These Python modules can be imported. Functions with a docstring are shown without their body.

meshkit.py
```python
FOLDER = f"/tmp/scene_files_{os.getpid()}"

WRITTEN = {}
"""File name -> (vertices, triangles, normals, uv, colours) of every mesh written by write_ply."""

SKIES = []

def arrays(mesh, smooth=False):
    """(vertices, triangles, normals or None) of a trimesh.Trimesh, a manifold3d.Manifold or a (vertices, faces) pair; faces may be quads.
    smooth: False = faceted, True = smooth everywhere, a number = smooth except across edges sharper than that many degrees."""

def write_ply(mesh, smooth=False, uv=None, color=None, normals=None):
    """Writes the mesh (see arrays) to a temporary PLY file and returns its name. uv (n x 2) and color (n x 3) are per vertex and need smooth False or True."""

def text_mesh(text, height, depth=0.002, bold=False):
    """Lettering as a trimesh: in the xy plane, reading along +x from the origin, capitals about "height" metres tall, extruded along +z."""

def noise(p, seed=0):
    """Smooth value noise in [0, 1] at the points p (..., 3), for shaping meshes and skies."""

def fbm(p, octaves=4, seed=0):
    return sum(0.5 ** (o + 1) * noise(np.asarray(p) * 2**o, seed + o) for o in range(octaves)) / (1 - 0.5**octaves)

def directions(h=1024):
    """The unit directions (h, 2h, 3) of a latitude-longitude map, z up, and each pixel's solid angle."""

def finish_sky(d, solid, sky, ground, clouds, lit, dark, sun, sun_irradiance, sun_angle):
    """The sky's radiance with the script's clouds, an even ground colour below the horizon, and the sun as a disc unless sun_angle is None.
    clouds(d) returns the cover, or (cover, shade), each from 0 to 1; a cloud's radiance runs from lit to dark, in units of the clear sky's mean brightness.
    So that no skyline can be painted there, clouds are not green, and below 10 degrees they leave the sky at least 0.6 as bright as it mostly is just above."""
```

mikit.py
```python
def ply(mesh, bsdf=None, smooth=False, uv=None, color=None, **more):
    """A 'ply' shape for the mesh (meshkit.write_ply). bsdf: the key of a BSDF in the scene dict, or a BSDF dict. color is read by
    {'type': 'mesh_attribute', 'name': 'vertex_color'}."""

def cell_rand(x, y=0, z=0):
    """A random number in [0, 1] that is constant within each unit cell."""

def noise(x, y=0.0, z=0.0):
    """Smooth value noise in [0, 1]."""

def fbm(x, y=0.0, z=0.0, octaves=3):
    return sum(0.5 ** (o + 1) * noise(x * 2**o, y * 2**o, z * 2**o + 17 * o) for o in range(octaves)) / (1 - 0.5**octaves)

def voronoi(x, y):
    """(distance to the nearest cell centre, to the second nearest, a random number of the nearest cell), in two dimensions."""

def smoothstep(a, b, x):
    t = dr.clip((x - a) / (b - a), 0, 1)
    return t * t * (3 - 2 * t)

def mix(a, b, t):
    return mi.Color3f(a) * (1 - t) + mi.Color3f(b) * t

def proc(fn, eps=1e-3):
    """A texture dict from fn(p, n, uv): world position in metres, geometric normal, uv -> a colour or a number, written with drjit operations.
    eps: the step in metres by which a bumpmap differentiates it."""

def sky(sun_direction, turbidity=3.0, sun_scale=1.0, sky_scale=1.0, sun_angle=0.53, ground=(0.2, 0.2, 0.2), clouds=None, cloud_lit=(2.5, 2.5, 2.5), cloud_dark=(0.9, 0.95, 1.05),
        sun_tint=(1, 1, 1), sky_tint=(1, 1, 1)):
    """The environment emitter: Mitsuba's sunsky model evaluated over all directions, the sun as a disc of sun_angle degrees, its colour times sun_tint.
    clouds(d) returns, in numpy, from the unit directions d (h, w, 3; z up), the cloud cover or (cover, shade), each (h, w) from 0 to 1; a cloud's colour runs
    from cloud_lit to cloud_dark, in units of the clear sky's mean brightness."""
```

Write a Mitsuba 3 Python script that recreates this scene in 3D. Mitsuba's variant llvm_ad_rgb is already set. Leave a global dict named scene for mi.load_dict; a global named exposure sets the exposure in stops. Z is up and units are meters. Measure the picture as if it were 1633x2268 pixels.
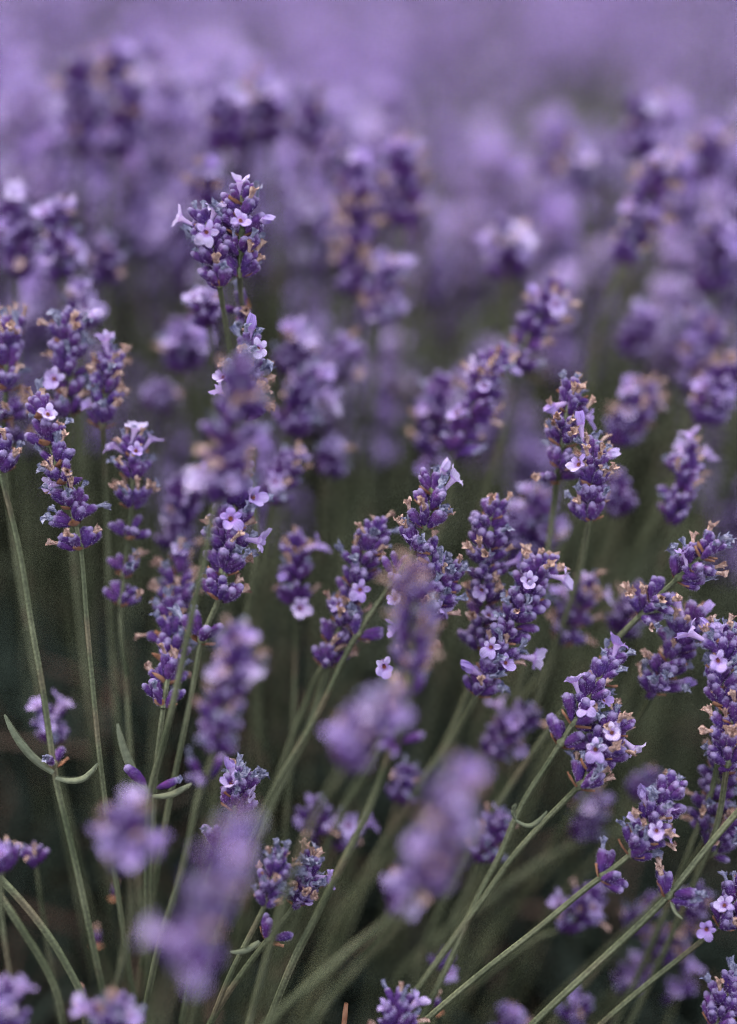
import math
import numpy as np
import drjit as dr
import mitsuba as mi
import meshkit
import mikit
from scipy.interpolate import Akima1DInterpolator
from mikit import noise, fbm, smoothstep, mix

T4 = mi.ScalarTransform4f
scene, labels = {}, {}

# ------------------------------------------------------------------ camera, sky, exposure
CAM = np.array([0.0, 0.0, 0.52])
PITCH = math.radians(24.0)
FOCUS = 0.46                                   # metres; a 50 mm lens near f/2
DIR = np.array([0, math.cos(PITCH), -math.sin(PITCH)])
UP = np.array([0, math.sin(PITCH), math.cos(PITCH)])
RIGHT = np.array([1.0, 0, 0])
FRAME_W, FRAME_H = 1633.0, 2267.0              # the units in which positions were read off the photograph
PX = 0.20 / FRAME_W                            # metres per unit in the plane of focus
scene['camera'] = {
    'type': 'thinlens', 'fov': 2 * math.degrees(math.atan(0.10 / FOCUS)), 'fov_axis': 'x',
    'aperture_radius': 0.0150, 'focus_distance': FOCUS, 'near_clip': 0.02, 'far_clip': 60.0,
    'to_world': T4().look_at(origin=CAM.tolist(), target=(CAM + DIR).tolist(), up=[0, 0, 1]),
}
scene['daylight'] = mikit.sky([-0.45, 0.35, 0.82], turbidity=4, sun_scale=0.24, sun_angle=30, clouds=lambda d: (1.0, np.clip(1.05 - 1.25 * d[..., 2], 0, 1)),
                              cloud_lit=(2.9, 2.98, 3.3), cloud_dark=(0.92, 0.97, 1.10), ground=(0.06, 0.06, 0.05))
exposure = 3.2


def P(x, y, d):
    """A point of the place: seen at (x, y) from the camera, at a depth of d (0.55 is the plane of focus)."""
    z = d / 0.55 * FOCUS
    s = PX * z / FOCUS
    return CAM + DIR * z + RIGHT * ((x - FRAME_W / 2) * s) + UP * ((FRAME_H / 2 - y) * s)


def seen_at(p):
    q = np.atleast_2d(p) - CAM
    z = q @ DIR
    s = PX * z / FOCUS
    return np.stack([q @ RIGHT / s + FRAME_W / 2, FRAME_H / 2 - q @ UP / s, z], 1)


# ------------------------------------------------------------------ materials
def rgb(r, g, b):
    return mi.Color3f(r, g, b)


def calyx_colour(p, n, uv):
    u, k = uv.x, dr.floor(uv.y * 4)
    a = noise(p.x * 330, p.y * 330, p.z * 330)
    b = noise(p.x * 900 + 7, p.y * 900, p.z * 900)
    body = mix((0.037, 0.013, 0.120), (0.090, 0.022, 0.132), a)
    body = body * (0.6 + 0.7 * b)
    hair = noise(p.x * 4200, p.y * 4200, p.z * 4200)
    body = mix(body, (0.30, 0.22, 0.46), smoothstep(0.45, 0.95, hair) * (0.12 + 0.30 * smoothstep(0.3, 0.9, u)))
    body = mix(body, (0.33, 0.28, 0.47), smoothstep(0.80, 1.03, u) * 0.60)
    body = mix(body, (0.16, 0.10, 0.15), (1 - smoothstep(0.0, 0.22, u)) * 0.5)
    blue = mix((0.085, 0.092, 0.18), (0.34, 0.335, 0.44), smoothstep(0.25, 0.8, hair * 0.6 + b * 0.4))
    tan = mix((0.17, 0.085, 0.065), (0.56, 0.40, 0.34), smoothstep(0.2, 0.75, hair * 0.6 + b * 0.4))
    tip = dr.select(k > 1.5, tan, blue)
    return dr.select(u > 2.5, mix((0.36, 0.30, 0.52), (0.52, 0.46, 0.62), b), dr.select(u > 1.001, tip, body))


def petal_colour(p, n, uv):
    u, v = uv.x, uv.y
    a = noise(p.x * 120, p.y * 120, p.z * 120)
    c = mix((0.43, 0.30, 0.69), (0.70, 0.60, 0.87), smoothstep(0.15, 0.9, a))
    vein = 0.9 + 0.1 * dr.cos(v * 28)
    c = c * vein
    c = mix((0.42, 0.22, 0.60), c, smoothstep(0.0, 0.28, u))
    c = dr.select(u < -0.75, rgb(0.20, 0.07, 0.05), c)
    return dr.select((u < -0.05) & (u > -0.75), mix((0.52, 0.36, 0.70), (0.70, 0.56, 0.82), a), c)


def stem_colour(p, n, uv):
    a = fbm(p.x * 60, p.y * 60, p.z * 60)
    g = noise(p.x * 1800, p.y * 1800, p.z * 1800)
    ridge = 0.78 + 0.22 * dr.cos(uv.y * 6.2832 * 4)
    c = mix((0.078, 0.096, 0.050), (0.182, 0.198, 0.115), smoothstep(0.2, 0.8, a))
    c = mix(c, (0.17, 0.13, 0.085), smoothstep(0.60, 0.85, noise(p.x * 90 + 5, p.y * 90, p.z * 90)) * 0.6)
    return c * ridge * (0.62 + 0.76 * g)


def leaf_colour(p, n, uv):
    a = fbm(p.x * 45, p.y * 45, p.z * 45)
    g = noise(p.x * 900, p.y * 900, p.z * 900)
    return mix((0.100, 0.120, 0.074), (0.180, 0.198, 0.130), a) * (0.8 + 0.4 * g)


def shade_leaf_colour(p, n, uv):  # leaf green darkened to paint in the shade inside the bush
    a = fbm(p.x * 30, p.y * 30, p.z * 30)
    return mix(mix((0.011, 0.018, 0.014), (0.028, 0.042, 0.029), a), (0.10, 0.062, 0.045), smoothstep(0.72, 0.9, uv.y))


def bract_colour(p, n, uv):
    a = noise(p.x * 700, p.y * 700, p.z * 700)
    return mix((0.20, 0.080, 0.042), (0.38, 0.21, 0.13), a)


def soil_colour(p, n, uv):
    a = fbm(p.x * 25, p.y * 25, 0, 4)
    return mix((0.016, 0.015, 0.013), (0.046, 0.042, 0.035), a)


def rough(colour, roughness=0.75, **k):
    return {'type': 'twosided', 'b': {'type': 'principled', 'base_color': mikit.proc(colour), 'roughness': roughness, 'specular': 0.25, **k}}


scene['calyx_velvet'] = rough(calyx_colour, 0.85, sheen=0.6, sheen_tint=0.5)
scene['petal_tissue'] = {'type': 'principledthin', 'base_color': mikit.proc(petal_colour), 'roughness': 0.6, 'diff_trans': 0.7, 'spec_trans': 0.0, 'eta': 1.3}
scene['stem_skin'] = rough(stem_colour, 0.7, sheen=0.3)
scene['leaf_skin'] = rough(leaf_colour, 0.6, sheen=0.3)
scene['shade_dark_leaf'] = rough(shade_leaf_colour, 0.7)  # darker copy of the leaf, inner shade put into its colour
scene['bract_paper'] = rough(bract_colour, 0.7)
scene['soil'] = rough(soil_colour, 0.95)


# ------------------------------------------------------------------ mesh helpers: (vertices, faces, uv)
def unit(a):
    return a / max(np.linalg.norm(a), 1e-12)


def join(parts):
    at, V, F, U = 0, [], [], []
    for v, f, u in parts:
        V.append(v); F.append(f + at); U.append(u)
        at += len(v)
    return np.vstack(V), np.vstack(F), np.vstack(U)


def moved(m, M):
    return m[0] @ M[:3, :3].T + M[:3, 3], m[1], m[2]


def grid_faces(n, s, wrap=True):
    i, j = np.meshgrid(np.arange(n - 1), np.arange(s if wrap else s - 1), indexing='ij')
    k = (j + 1) % s
    q = np.stack([i * s + j, i * s + k, (i + 1) * s + k, (i + 1) * s + j], -1).reshape(-1, 4)
    return np.vstack([q[:, [0, 1, 2]], q[:, [0, 2, 3]]])


def frame(z, roll=0.0):
    z = unit(np.asarray(z, float))
    x = np.cross([0, 0, 1.0] if abs(z[2]) < 0.95 else [1.0, 0, 0], z)
    x = unit(x)
    y = np.cross(z, x)
    c, s = math.cos(roll), math.sin(roll)
    return np.stack([c * x + s * y, -s * x + c * y, z], 1)


def placed(pos, z, scale=1.0, roll=0.0):
    M = np.eye(4)
    M[:3, :3] = frame(z, roll) * scale
    M[:3, 3] = pos
    return M


def spline(points, per=8):
    """A smooth curve through the points, with the chord length as parameter."""
    p = np.asarray(points, float)
    if len(p) == 2:
        return p[0] + (p[1] - p[0]) * np.linspace(0, 1, per + 1)[:, None]
    t = np.concatenate([[0], np.cumsum(np.linalg.norm(np.diff(p, axis=0), axis=1) ** 0.8)])
    q = Akima1DInterpolator(t, p, method='makima')(np.linspace(0, t[-1], per * (len(p) - 1) + 1))
    for _ in range(3):
        q[1:-1] = 0.5 * q[1:-1] + 0.25 * (q[:-2] + q[2:])
    return q


def tube(path, radii, sides=8, square=0.0, u0=None):
    p = np.asarray(path, float)
    t = np.gradient(p, axis=0)
    t /= np.linalg.norm(t, axis=1, keepdims=True) + 1e-12
    x = unit(np.cross(t[0], [0.3, 1.0, 0.2]))
    X = []
    for k in range(len(p)):
        x = unit(x - t[k] * (x @ t[k]))
        X.append(x)
    X = np.array(X)
    Y = np.cross(t, X)
    a = np.arange(sides) * 2 * math.pi / sides
    r = np.broadcast_to(radii, (len(p),))[:, None] * (1 + square * np.cos(4 * a))[None]
    v = p[:, None] + r[..., None] * (np.cos(a)[None, :, None] * X[:, None] + np.sin(a)[None, :, None] * Y[:, None])
    u = np.linspace(0, 1, len(p)) if u0 is None else u0
    uv = np.stack([np.repeat(u, sides), np.tile(np.arange(sides) / sides, len(p))], 1)
    return v.reshape(-1, 3), grid_faces(len(p), sides), uv


def blade(path, width, fold=0.25, thick=0.12, rv=0.5):
    """A narrow leaf: four corners a ring, folded along its midrib, pointed at both ends."""
    p = np.asarray(path, float)
    n = len(p)
    t = np.gradient(p, axis=0)
    t /= np.linalg.norm(t, axis=1, keepdims=True) + 1e-12
    side = np.cross(t, unit(np.array([0.13, -0.6, 0.77])))
    side /= np.linalg.norm(side, axis=1, keepdims=True) + 1e-9
    up = np.cross(side, t)
    s = np.linspace(0, 1, n)
    w = width / 2 * np.clip(np.sin(np.pi * np.clip(0.10 + 0.87 * s, 0, 1)) ** 0.6, 0.06, 1)
    w = w[:, None]
    v = np.stack([p + side * w + up * w * fold, p + up * w * thick, p - side * w + up * w * fold, p - up * w * thick], 1).reshape(-1, 3)
    uv = np.stack([np.repeat(s, 4), np.full(4 * n, rv)], 1)
    return v, grid_faces(n, 4), uv


def calyx(kind, rng, lod=0):
    """A flower bud cup of length 1 along +z. kind 0: closed, 1: with a blue-grey withered corolla, 2: with a tan one, 3: open for a blossom."""
    S, keep = (18, slice(None)) if lod == 0 else (6, slice(None, None, 2))
    t = np.array([0.0, 0.07, 0.2, 0.38, 0.56, 0.72, 0.86, 0.95, 1.0])[keep]
    r = np.array([0.05, 0.105, 0.15, 0.19, 0.212, 0.210, 0.19, 0.165, 0.135])[keep] * rng.uniform(.88, 1.1)
    if kind == 0:
        t, r = np.append(t, [1.05, 1.075]), np.append(r, [0.085, 0.012])
    else:
        t, r = np.append(t, [0.97]), np.append(r, [0.09])
    a = np.arange(S) * 2 * math.pi / S
    rib = 1 + (0.085 if lod == 0 else 0) * np.cos(9 * a)
    wob = 1 + 0.08 * rng.standard_normal((len(t), 1)) * 0.5
    R = r[:, None] * rib[None] * wob
    Z = np.repeat(t[:, None], S, 1)
    Z[-3:] += 0.03 * np.cos(5 * a / 2 + rng.uniform(0, 6))[None] ** 2
    bx, by = rng.uniform(-.1, .1, 2)
    fuzz = []
    if lod == 0:                               # short pale hairs
        m = 110
        ht, ha = rng.uniform(0.12, 1.0, m), rng.uniform(0, 2 * math.pi, m)
        hr = np.interp(ht, t[:9], r[:9])
        hd = np.stack([np.cos(ha), np.sin(ha), rng.uniform(-.1, .9, m)], 1)
        hd /= np.linalg.norm(hd, axis=1, keepdims=True)
        hp = np.stack([hr * np.cos(ha) + bx * ht ** 2, hr * np.sin(ha) + by * ht ** 2, ht], 1)
        side = np.cross(hd, rng.standard_normal((m, 3)))
        side *= 0.010 / np.linalg.norm(side, axis=1, keepdims=True)
        hv = np.stack([hp - side, hp + side, hp + hd * rng.uniform(0.05, 0.11, (m, 1))], 1).reshape(-1, 3)
        fuzz = [(hv, np.arange(3 * m).reshape(-1, 3), np.stack([np.full(3 * m, 3.0), np.full(3 * m, 0.1)], 1))]
    V = np.stack([R * np.cos(a) + bx * Z ** 2, R * np.sin(a) + by * Z ** 2, Z], -1).reshape(-1, 3)
    vv = (0, 1, 2, 0)[kind] * 0.25 + 0.1
    parts = fuzz + [(V, grid_faces(len(t), S), np.stack([np.repeat(np.minimum(t, 1.0), S), np.full(len(V), vv)], 1))]
    if kind in (1, 2):
        S2 = 12 if lod == 0 else 5
        t2 = np.array([0.88, 1.06, 1.22, 1.36, 1.44]) if lod == 0 else np.array([0.9, 1.2, 1.42])
        r2 = np.array([0.085, 0.10, 0.11, 0.155, 0.215]) if lod == 0 else np.array([0.1, 0.12, 0.2])
        r2 = r2 * rng.uniform(0.75, 1.15)
        t2 = 0.9 + (t2 - 0.9) * rng.uniform(0.45, 1.25)
        a2 = np.arange(S2) * 2 * math.pi / S2
        R2 = r2[:, None] * (1 + 0.28 * np.cos(5 * a2 + rng.uniform(0, 6))[None] * np.linspace(0, 1, len(t2))[:, None]) * (1 + 0.30 * rng.standard_normal((len(t2), S2)))
        Z2 = t2[:, None] + 0.05 * rng.standard_normal((len(t2), S2)) * np.linspace(0, 1.6, len(t2))[:, None]
        cx, cy = rng.uniform(-.45, .45, 2)
        B = np.maximum(t2 - 0.88, 0)[:, None]
        V2 = np.stack([R2 * np.cos(a2) + bx * Z2 ** 2 + cx * B ** 1.5, R2 * np.sin(a2) + by * Z2 ** 2 + cy * B ** 1.5, Z2], -1).reshape(-1, 3)
        parts.append((V2, grid_faces(len(t2), S2), np.stack([np.full(len(V2), 1.5), np.full(len(V2), vv)], 1)))
    return join(parts)


def blossom(openness, rng, lod=0):
    """A two-lipped flower: its tube starts at the origin along +z, 5 mm long, five lobes around a dark throat. In metres."""
    mm = 1e-3
    S = 9 if lod == 0 else 6
    L = 4.6
    z = np.array([0, 1.5, 3.0, 4.1, L])
    r = np.array([0.55, 0.6, 0.72, 0.95, 1.15])
    a = np.arange(S) * 2 * math.pi / S
    V = np.stack([r[:, None] * np.cos(a), r[:, None] * np.sin(a), np.repeat(z[:, None], S, 1)], -1).reshape(-1, 3)
    parts = [(V, grid_faces(5, S), np.stack([np.full(len(V), -0.4), np.tile(a / 6.2832, 5)], 1))]
    V = np.vstack([[[0, 0, L - 0.75]], np.stack([0.62 * np.cos(a), 0.62 * np.sin(a), np.full(S, L - 0.15)], 1)])
    F = np.stack([np.zeros(S, int), 1 + np.arange(S), 1 + (np.arange(S) + 1) % S], 1)
    parts.append((V, F, np.tile([-1.0, 0.5], (S + 1, 1))))
    ns, nw = (7, 7) if lod == 0 else (4, 3)
    s, w = np.meshgrid(np.linspace(0, 1, ns), np.linspace(-1, 1, nw), indexing='ij')
    for k, (phi, ln, wd) in enumerate(((58, 3.5, 3.3), (122, 3.5, 3.3), (200, 2.5, 2.1), (270, 2.8, 2.3), (340, 2.5, 2.1))):
        ln, wd = ln * rng.uniform(0.8, 1.12), wd * rng.uniform(0.85, 1.12)
        tilt = math.radians(np.clip(90 * openness * (rng.uniform(0.4, 0.95) if k < 2 else rng.uniform(0.75, 1.2)), 5, 112))
        half = wd / 2 * (0.42 + 0.58 * np.sin(np.pi * np.clip(0.08 + 0.70 * s, 0, 1)))
        along = ln * (s - 0.24 * s * w ** 2)
        if openness > 0.3:
            curl = tilt * (0.55 + 0.6 * s)
        else:
            curl = tilt * (1.2 - 2.2 * s)
        rad = 0.95 + along * np.sin(curl)
        zz = L - 0.1 + along * np.cos(curl) + rng.uniform(-.3, .8) * w ** 2 * s + rng.uniform(.1, .42) * np.sin(w * 3.5 + rng.uniform(0, 6)) * s + 0.06 * rng.standard_normal(s.shape) * s
        yy = half * w * (1 if openness > 0.3 else 0.8)
        ph = math.radians(phi + rng.uniform(-7, 7))
        V = np.stack([rad * math.cos(ph) - yy * math.sin(ph), rad * math.sin(ph) + yy * math.cos(ph), zz], -1).reshape(-1, 3)
        parts.append((V, grid_faces(ns, nw, False), np.stack([s.ravel(), (w * 0.5 + 0.5).ravel()], 1)))
    v, f, u = join(parts)
    return v * mm, f, u


def bract(rng):
    """A papery scale below a whorl: ovate with a drawn-out tip, along +x, cupped upwards. In metres."""
    s, w = np.meshgrid(np.linspace(0, 1, 6), np.linspace(-1, 1, 5), indexing='ij')
    half = 2.1 * np.sin(np.pi * np.clip(0.12 + 0.86 * s, 0, 1)) ** 1.3 * (1 - 0.35 * s) + 0.08
    V = np.stack([0.5 + 4.4 * s * (1 - 0.1 * w ** 2), half * w, 2.0 * s ** 1.4 + 0.5 * w ** 2 + 0.15 * rng.standard_normal(s.shape) * s], -1).reshape(-1, 3) * 1e-3
    return V, grid_faces(6, 5, False), np.stack([s.ravel(), w.ravel()], 1)


def ply(m, bsdf):
    return mikit.ply((m[0], m[1]), bsdf, smooth=True, uv=m[2])


# ------------------------------------------------------------------ the shared pieces
rng0 = np.random.default_rng(11)
PIECES = {}
for kind, word in enumerate(('bud', 'grey_tipped', 'tan_tipped', 'open_cup')):
    for k in range(5):
        PIECES[word, k] = f'{word}_calyx_shape_{k}'
        scene[PIECES[word, k]] = {'type': 'shapegroup', 'm': ply(calyx(kind, rng0), 'calyx_velvet')}
for k, o in enumerate((0.95, 0.85, 1.02, 0.65, 0.5, 0.2, 0.15, 0.75)):
    PIECES['blossom', k] = f'blossom_shape_{k}'
    scene[PIECES['blossom', k]] = {'type': 'shapegroup', 'm': ply(blossom(o, rng0), 'petal_tissue')}
for k in range(3):
    PIECES['bract', k] = f'bract_shape_{k}'
    scene[PIECES['bract', k]] = {'type': 'shapegroup', 'm': ply(bract(rng0), 'bract_paper')}
SMALL = {kind: [calyx(kind, rng0, 1) for _ in range(5)] for kind in range(4)}
SMALL_BLOSSOM = [blossom(o, rng0, 1) for o in (1.0, 0.9, 0.7, 0.2)]
COUNT = {}


def key_of(parent, name):
    full = f'{parent}__{name}' if parent else name
    n = COUNT.get(full, 0)
    COUNT[full] = n + 1
    return full if n == 0 else f'{full}_{n:03d}'


def copy_of(key, piece, M):
    scene[key] = {'type': 'instance', 'g': {'type': 'ref', 'id': PIECES[piece]}, 'to_world': T4(M)}


# ------------------------------------------------------------------ a lavender sprig
L0 = 5.6e-3                                    # length of a calyx


def whorl_plan(rng, n, length, full):
    """Where the calyces of each whorl of a head go: a list of (distance below the tip, [(azimuth, angle from the axis, rise, size)])."""
    gaps = np.linspace(0.75, 1.25, n)
    at = np.concatenate([[0], np.cumsum(gaps[:-1])])
    at = at / max(at[-1], 1e-9) * (length - L0 * 1.0) if n > 1 else at
    out = []
    for k in range(n):
        top = k == 0
        m = int(round((8 if top else rng.integers(11, 15)) * full))
        spots = []
        for j in range(m):
            side = j % 2
            az = k * math.pi / 2 + side * math.pi + rng.uniform(-1.35, 1.35)
            if top:
                th = math.radians(rng.uniform(4, 40))
            else:
                th = math.radians(rng.uniform(24, 60) - 10 * (k == 1))
            spots.append((az, th, rng.uniform(-1.3, 1.6) * 1e-3, rng.uniform(0.82, 1.1) * (0.86 if top else 1.0)))
        out.append((at[k], spots))
    return out


def pick_kind(rng, tan, grey):
    u = rng.random()
    return 2 if u < tan else 1 if u < tan + grey else 0


WORD = ('bud', 'grey_tipped', 'tan_tipped', 'open_cup')
SPRIG_NO = [0]


def sprig(label, tip, base, dt, db, stem=(), ds=None, n=5, bl=(), nb=0, tan=0.3, grey=0.35, fine=True, low=(), leaves=(), s=1.0, group=None, full=1.0, rad=1.0, lown=6):
    SPRIG_NO[0] += 1
    rng = np.random.default_rng(500 + SPRIG_NO[0])
    root = key_of(None, 'lavender_sprig')
    labels[root] = {'label': label, 'category': 'lavender'}
    if group:
        labels[root]['group'] = group
    TIP, BASE = P(*tip, dt), P(*base, db)
    ds = db if ds is None else ds
    way = [P(x, y, db + (ds - db) * (k + 1) / max(len(stem), 1)) for k, (x, y) in enumerate(stem)]
    last = way[-1] if way else BASE
    before = (way[-2] if len(way) > 1 else BASE) if way else TIP
    run = unit(last - before)
    foot = np.array([-0.05 + 0.42 * (last[0] + 0.05) + rng.uniform(-.02, .02), 0.46 + 0.55 * (last[1] - 0.45) + rng.uniform(-.015, .02), 0.01])
    gap = np.linalg.norm(foot - last)
    mid = last + (0.6 * run + 0.4 * (foot - last) / gap) * 0.4 * gap
    path = spline([foot, mid, *way[::-1], BASE, 0.5 * (BASE + TIP) + rng.normal(0, 0.0006, 3), TIP], 10)
    cut = np.linalg.norm(path - TIP, axis=1) > L0 * 0.9
    path = path[cut | (np.arange(len(path)) < len(path) // 2)]
    f = np.linspace(0, 1, len(path))
    scene[f'{root}__stem'] = ply(tube(path, (0.95e-3 - 0.31e-3 * f) * min(s, 1.03) * rad, 8, 0.16), 'stem_skin')
    # arc length from the tip, along the head
    head_len = np.linalg.norm(TIP - BASE)
    n = max(n, int(round(head_len / s / 6.1e-3)))
    up = unit(TIP - BASE)
    plan = [(TIP - up * (L0 * 0.95 + q), up, spots) for q, spots in whorl_plan(rng, n, head_len, full)]
    for (x, y) in low:
        px = seen_at(path)
        k = int(np.argmin((px[:, 0] - x) ** 2 + (px[:, 1] - y) ** 2))
        k = min(max(k, 1), len(path) - 2)
        spots = [(rng.uniform(-1.2, 1.2) + (j % 2) * math.pi + 0.4, math.radians(rng.uniform(28, 68)), rng.uniform(-0.8, 1.2) * 1e-3, rng.uniform(0.85, 1.1)) for j in range(lown)]
        plan.append((path[k], unit(path[k + 1] - path[k - 1]), spots))
    whorls = []
    for c, a, spots in plan:
        dry = rng.choice([0.15, 0.6, 1.1, 2.0])
        w = key_of(root, 'flower_whorl')
        whorls.append((c, w))
        A = frame(a, rng.uniform(0, .5))
        small = []
        node = tube([c - a * 1.6e-3, c - a * .5e-3, c + a * .6e-3, c + a * 1.6e-3], np.array([.6, 1.25, 1.2, .6]) * 1e-3 * s, 8)
        for az, th, rise, size in spots:
            radial = A[:, 0] * math.cos(az) + A[:, 1] * math.sin(az)
            d = unit(a * math.cos(th) + radial * math.sin(th))
            M = placed(c + a * rise * s + radial * 1.3e-3 * s * min(1, th), d, L0 * size * s, rng.uniform(0, 6.28))
            kind = pick_kind(rng, min(tan * .65 * dry, .65), grey * .62)
            if fine:
                copy_of(key_of(w, 'calyx'), (WORD[kind], int(rng.integers(5))), M)
            else:
                small.append(moved(SMALL[kind][rng.integers(5)], M))
        if fine:
            scene[w] = ply(node, 'stem_skin')
            for j in range(2):
                az = rng.uniform(0, 1) + j * math.pi
                M = np.eye(4)
                M[:3, :3] = A @ np.array([[math.cos(az), -math.sin(az), 0], [math.sin(az), math.cos(az), 0], [0, 0, 1]]) * s * rng.uniform(.7, 1.05)
                M[:3, 3] = c - a * 1.2e-3 * s
                copy_of(key_of(w, 'bract'), ('bract', int(rng.integers(3))), M)
        else:
            scene[w] = ply(join(small), 'calyx_velvet')
    bl = list(bl)
    for _ in range(nb):
        k = int(rng.integers(0, n))
        c = seen_at(plan[k][0])[0]
        bl.append((c[0] + rng.choice([-1, 1]) * rng.uniform(5, 60) * s, c[1] + rng.uniform(-25, 25), rng.uniform(0.1, 1)))
    axis = np.array([q[0] for q in plan])
    tocam = unit(CAM - 0.5 * (TIP + BASE))
    for (x, y, face) in bl:
        k0 = np.argmin(np.linalg.norm(seen_at(axis)[:, :2] - [x, y], axis=1))
        dz = (axis[k0] - CAM) @ DIR / FOCUS * 0.55
        Q = P(x, y, dz - 0.009 * face)
        out = Q - axis[k0]
        out = out - tocam * (out @ tocam)
        d = unit(unit(out) * (1 - face) + tocam * face + plan[k0][1] * 0.25 * (1 - face))
        reach = 4.6e-3 * s
        root_q = Q - d * (reach + 0.0045 * s)
        k = int(np.argmin(np.linalg.norm(axis - root_q, axis=1)))
        w = whorls[k][1]
        roll = rng.uniform(0, 6.28) if face < .5 else math.pi + rng.uniform(-.5, .5)
        o = int(rng.choice([0, 1, 2, 7])) if face > 0.6 else int(rng.choice([1, 3, 4, 7])) if face > 0.3 or rng.random() < .5 else int(rng.integers(3, 7))
        copy_of(key_of(w, 'blossom'), ('blossom', o), placed(Q - d * reach, unit(d + rng.normal(0, .22, 3)), s * (rng.uniform(.70, .96) if face > .3 else rng.uniform(.85, 1.08)), roll))
        copy_of(key_of(w, 'calyx') if fine else key_of(w, 'calyx'), ('open_cup', int(rng.integers(5))), placed(Q - d * (reach + 0.0045 * s), d, L0 * .95 * s, rng.uniform(0, 6)))
    for pts, d0, wd in leaves:
        pp = spline([P(x, y, d0 - 0.004 * k) for k, (x, y) in enumerate(pts)], 6)
        scene[key_of(root, 'leaf')] = ply(blade(pp, wd * PX, 0.35), 'leaf_skin')
    return root


# ------------------------------------------------------------------ the sprigs one can tell apart: sharp ones first
S = sprig
S('short sharp sprig of the high pair, slightly lower of the two, one blossom facing forward', (447, 462), (486, 628), .55, .55, [(494, 680), (506, 770), (520, 900), (540, 1150)], .60, n=4,
  bl=[(449, 507, 1), (398, 477, 0), (474, 462, .05)], tan=.12, grey=.45, s=1.0)
S('taller sharp sprig of the high pair, tipped by a pale blossom, small whorl below it', (536, 402), (532, 606), .55, .552, [(532, 640), (540, 700), (552, 780), (560, 1000)], .60, n=5,
  bl=[(521, 501, 1), (521, 398, 0), (588, 478, .1)], tan=.15, grey=.42, s=1.03, low=[(548, 684)], lown=8)
S('sprig mostly hidden by the large blurred head, two pale blossoms peeping out on top', (556, 742), (534, 930), .552, .555, [(545, 1000), (570, 1200), (520, 1480)], .6, n=5,
  bl=[(548, 728, .1), (572, 762, .9), (478, 868, .4), (484, 836, .5)], tan=.3, grey=.4, s=1.05)
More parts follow.
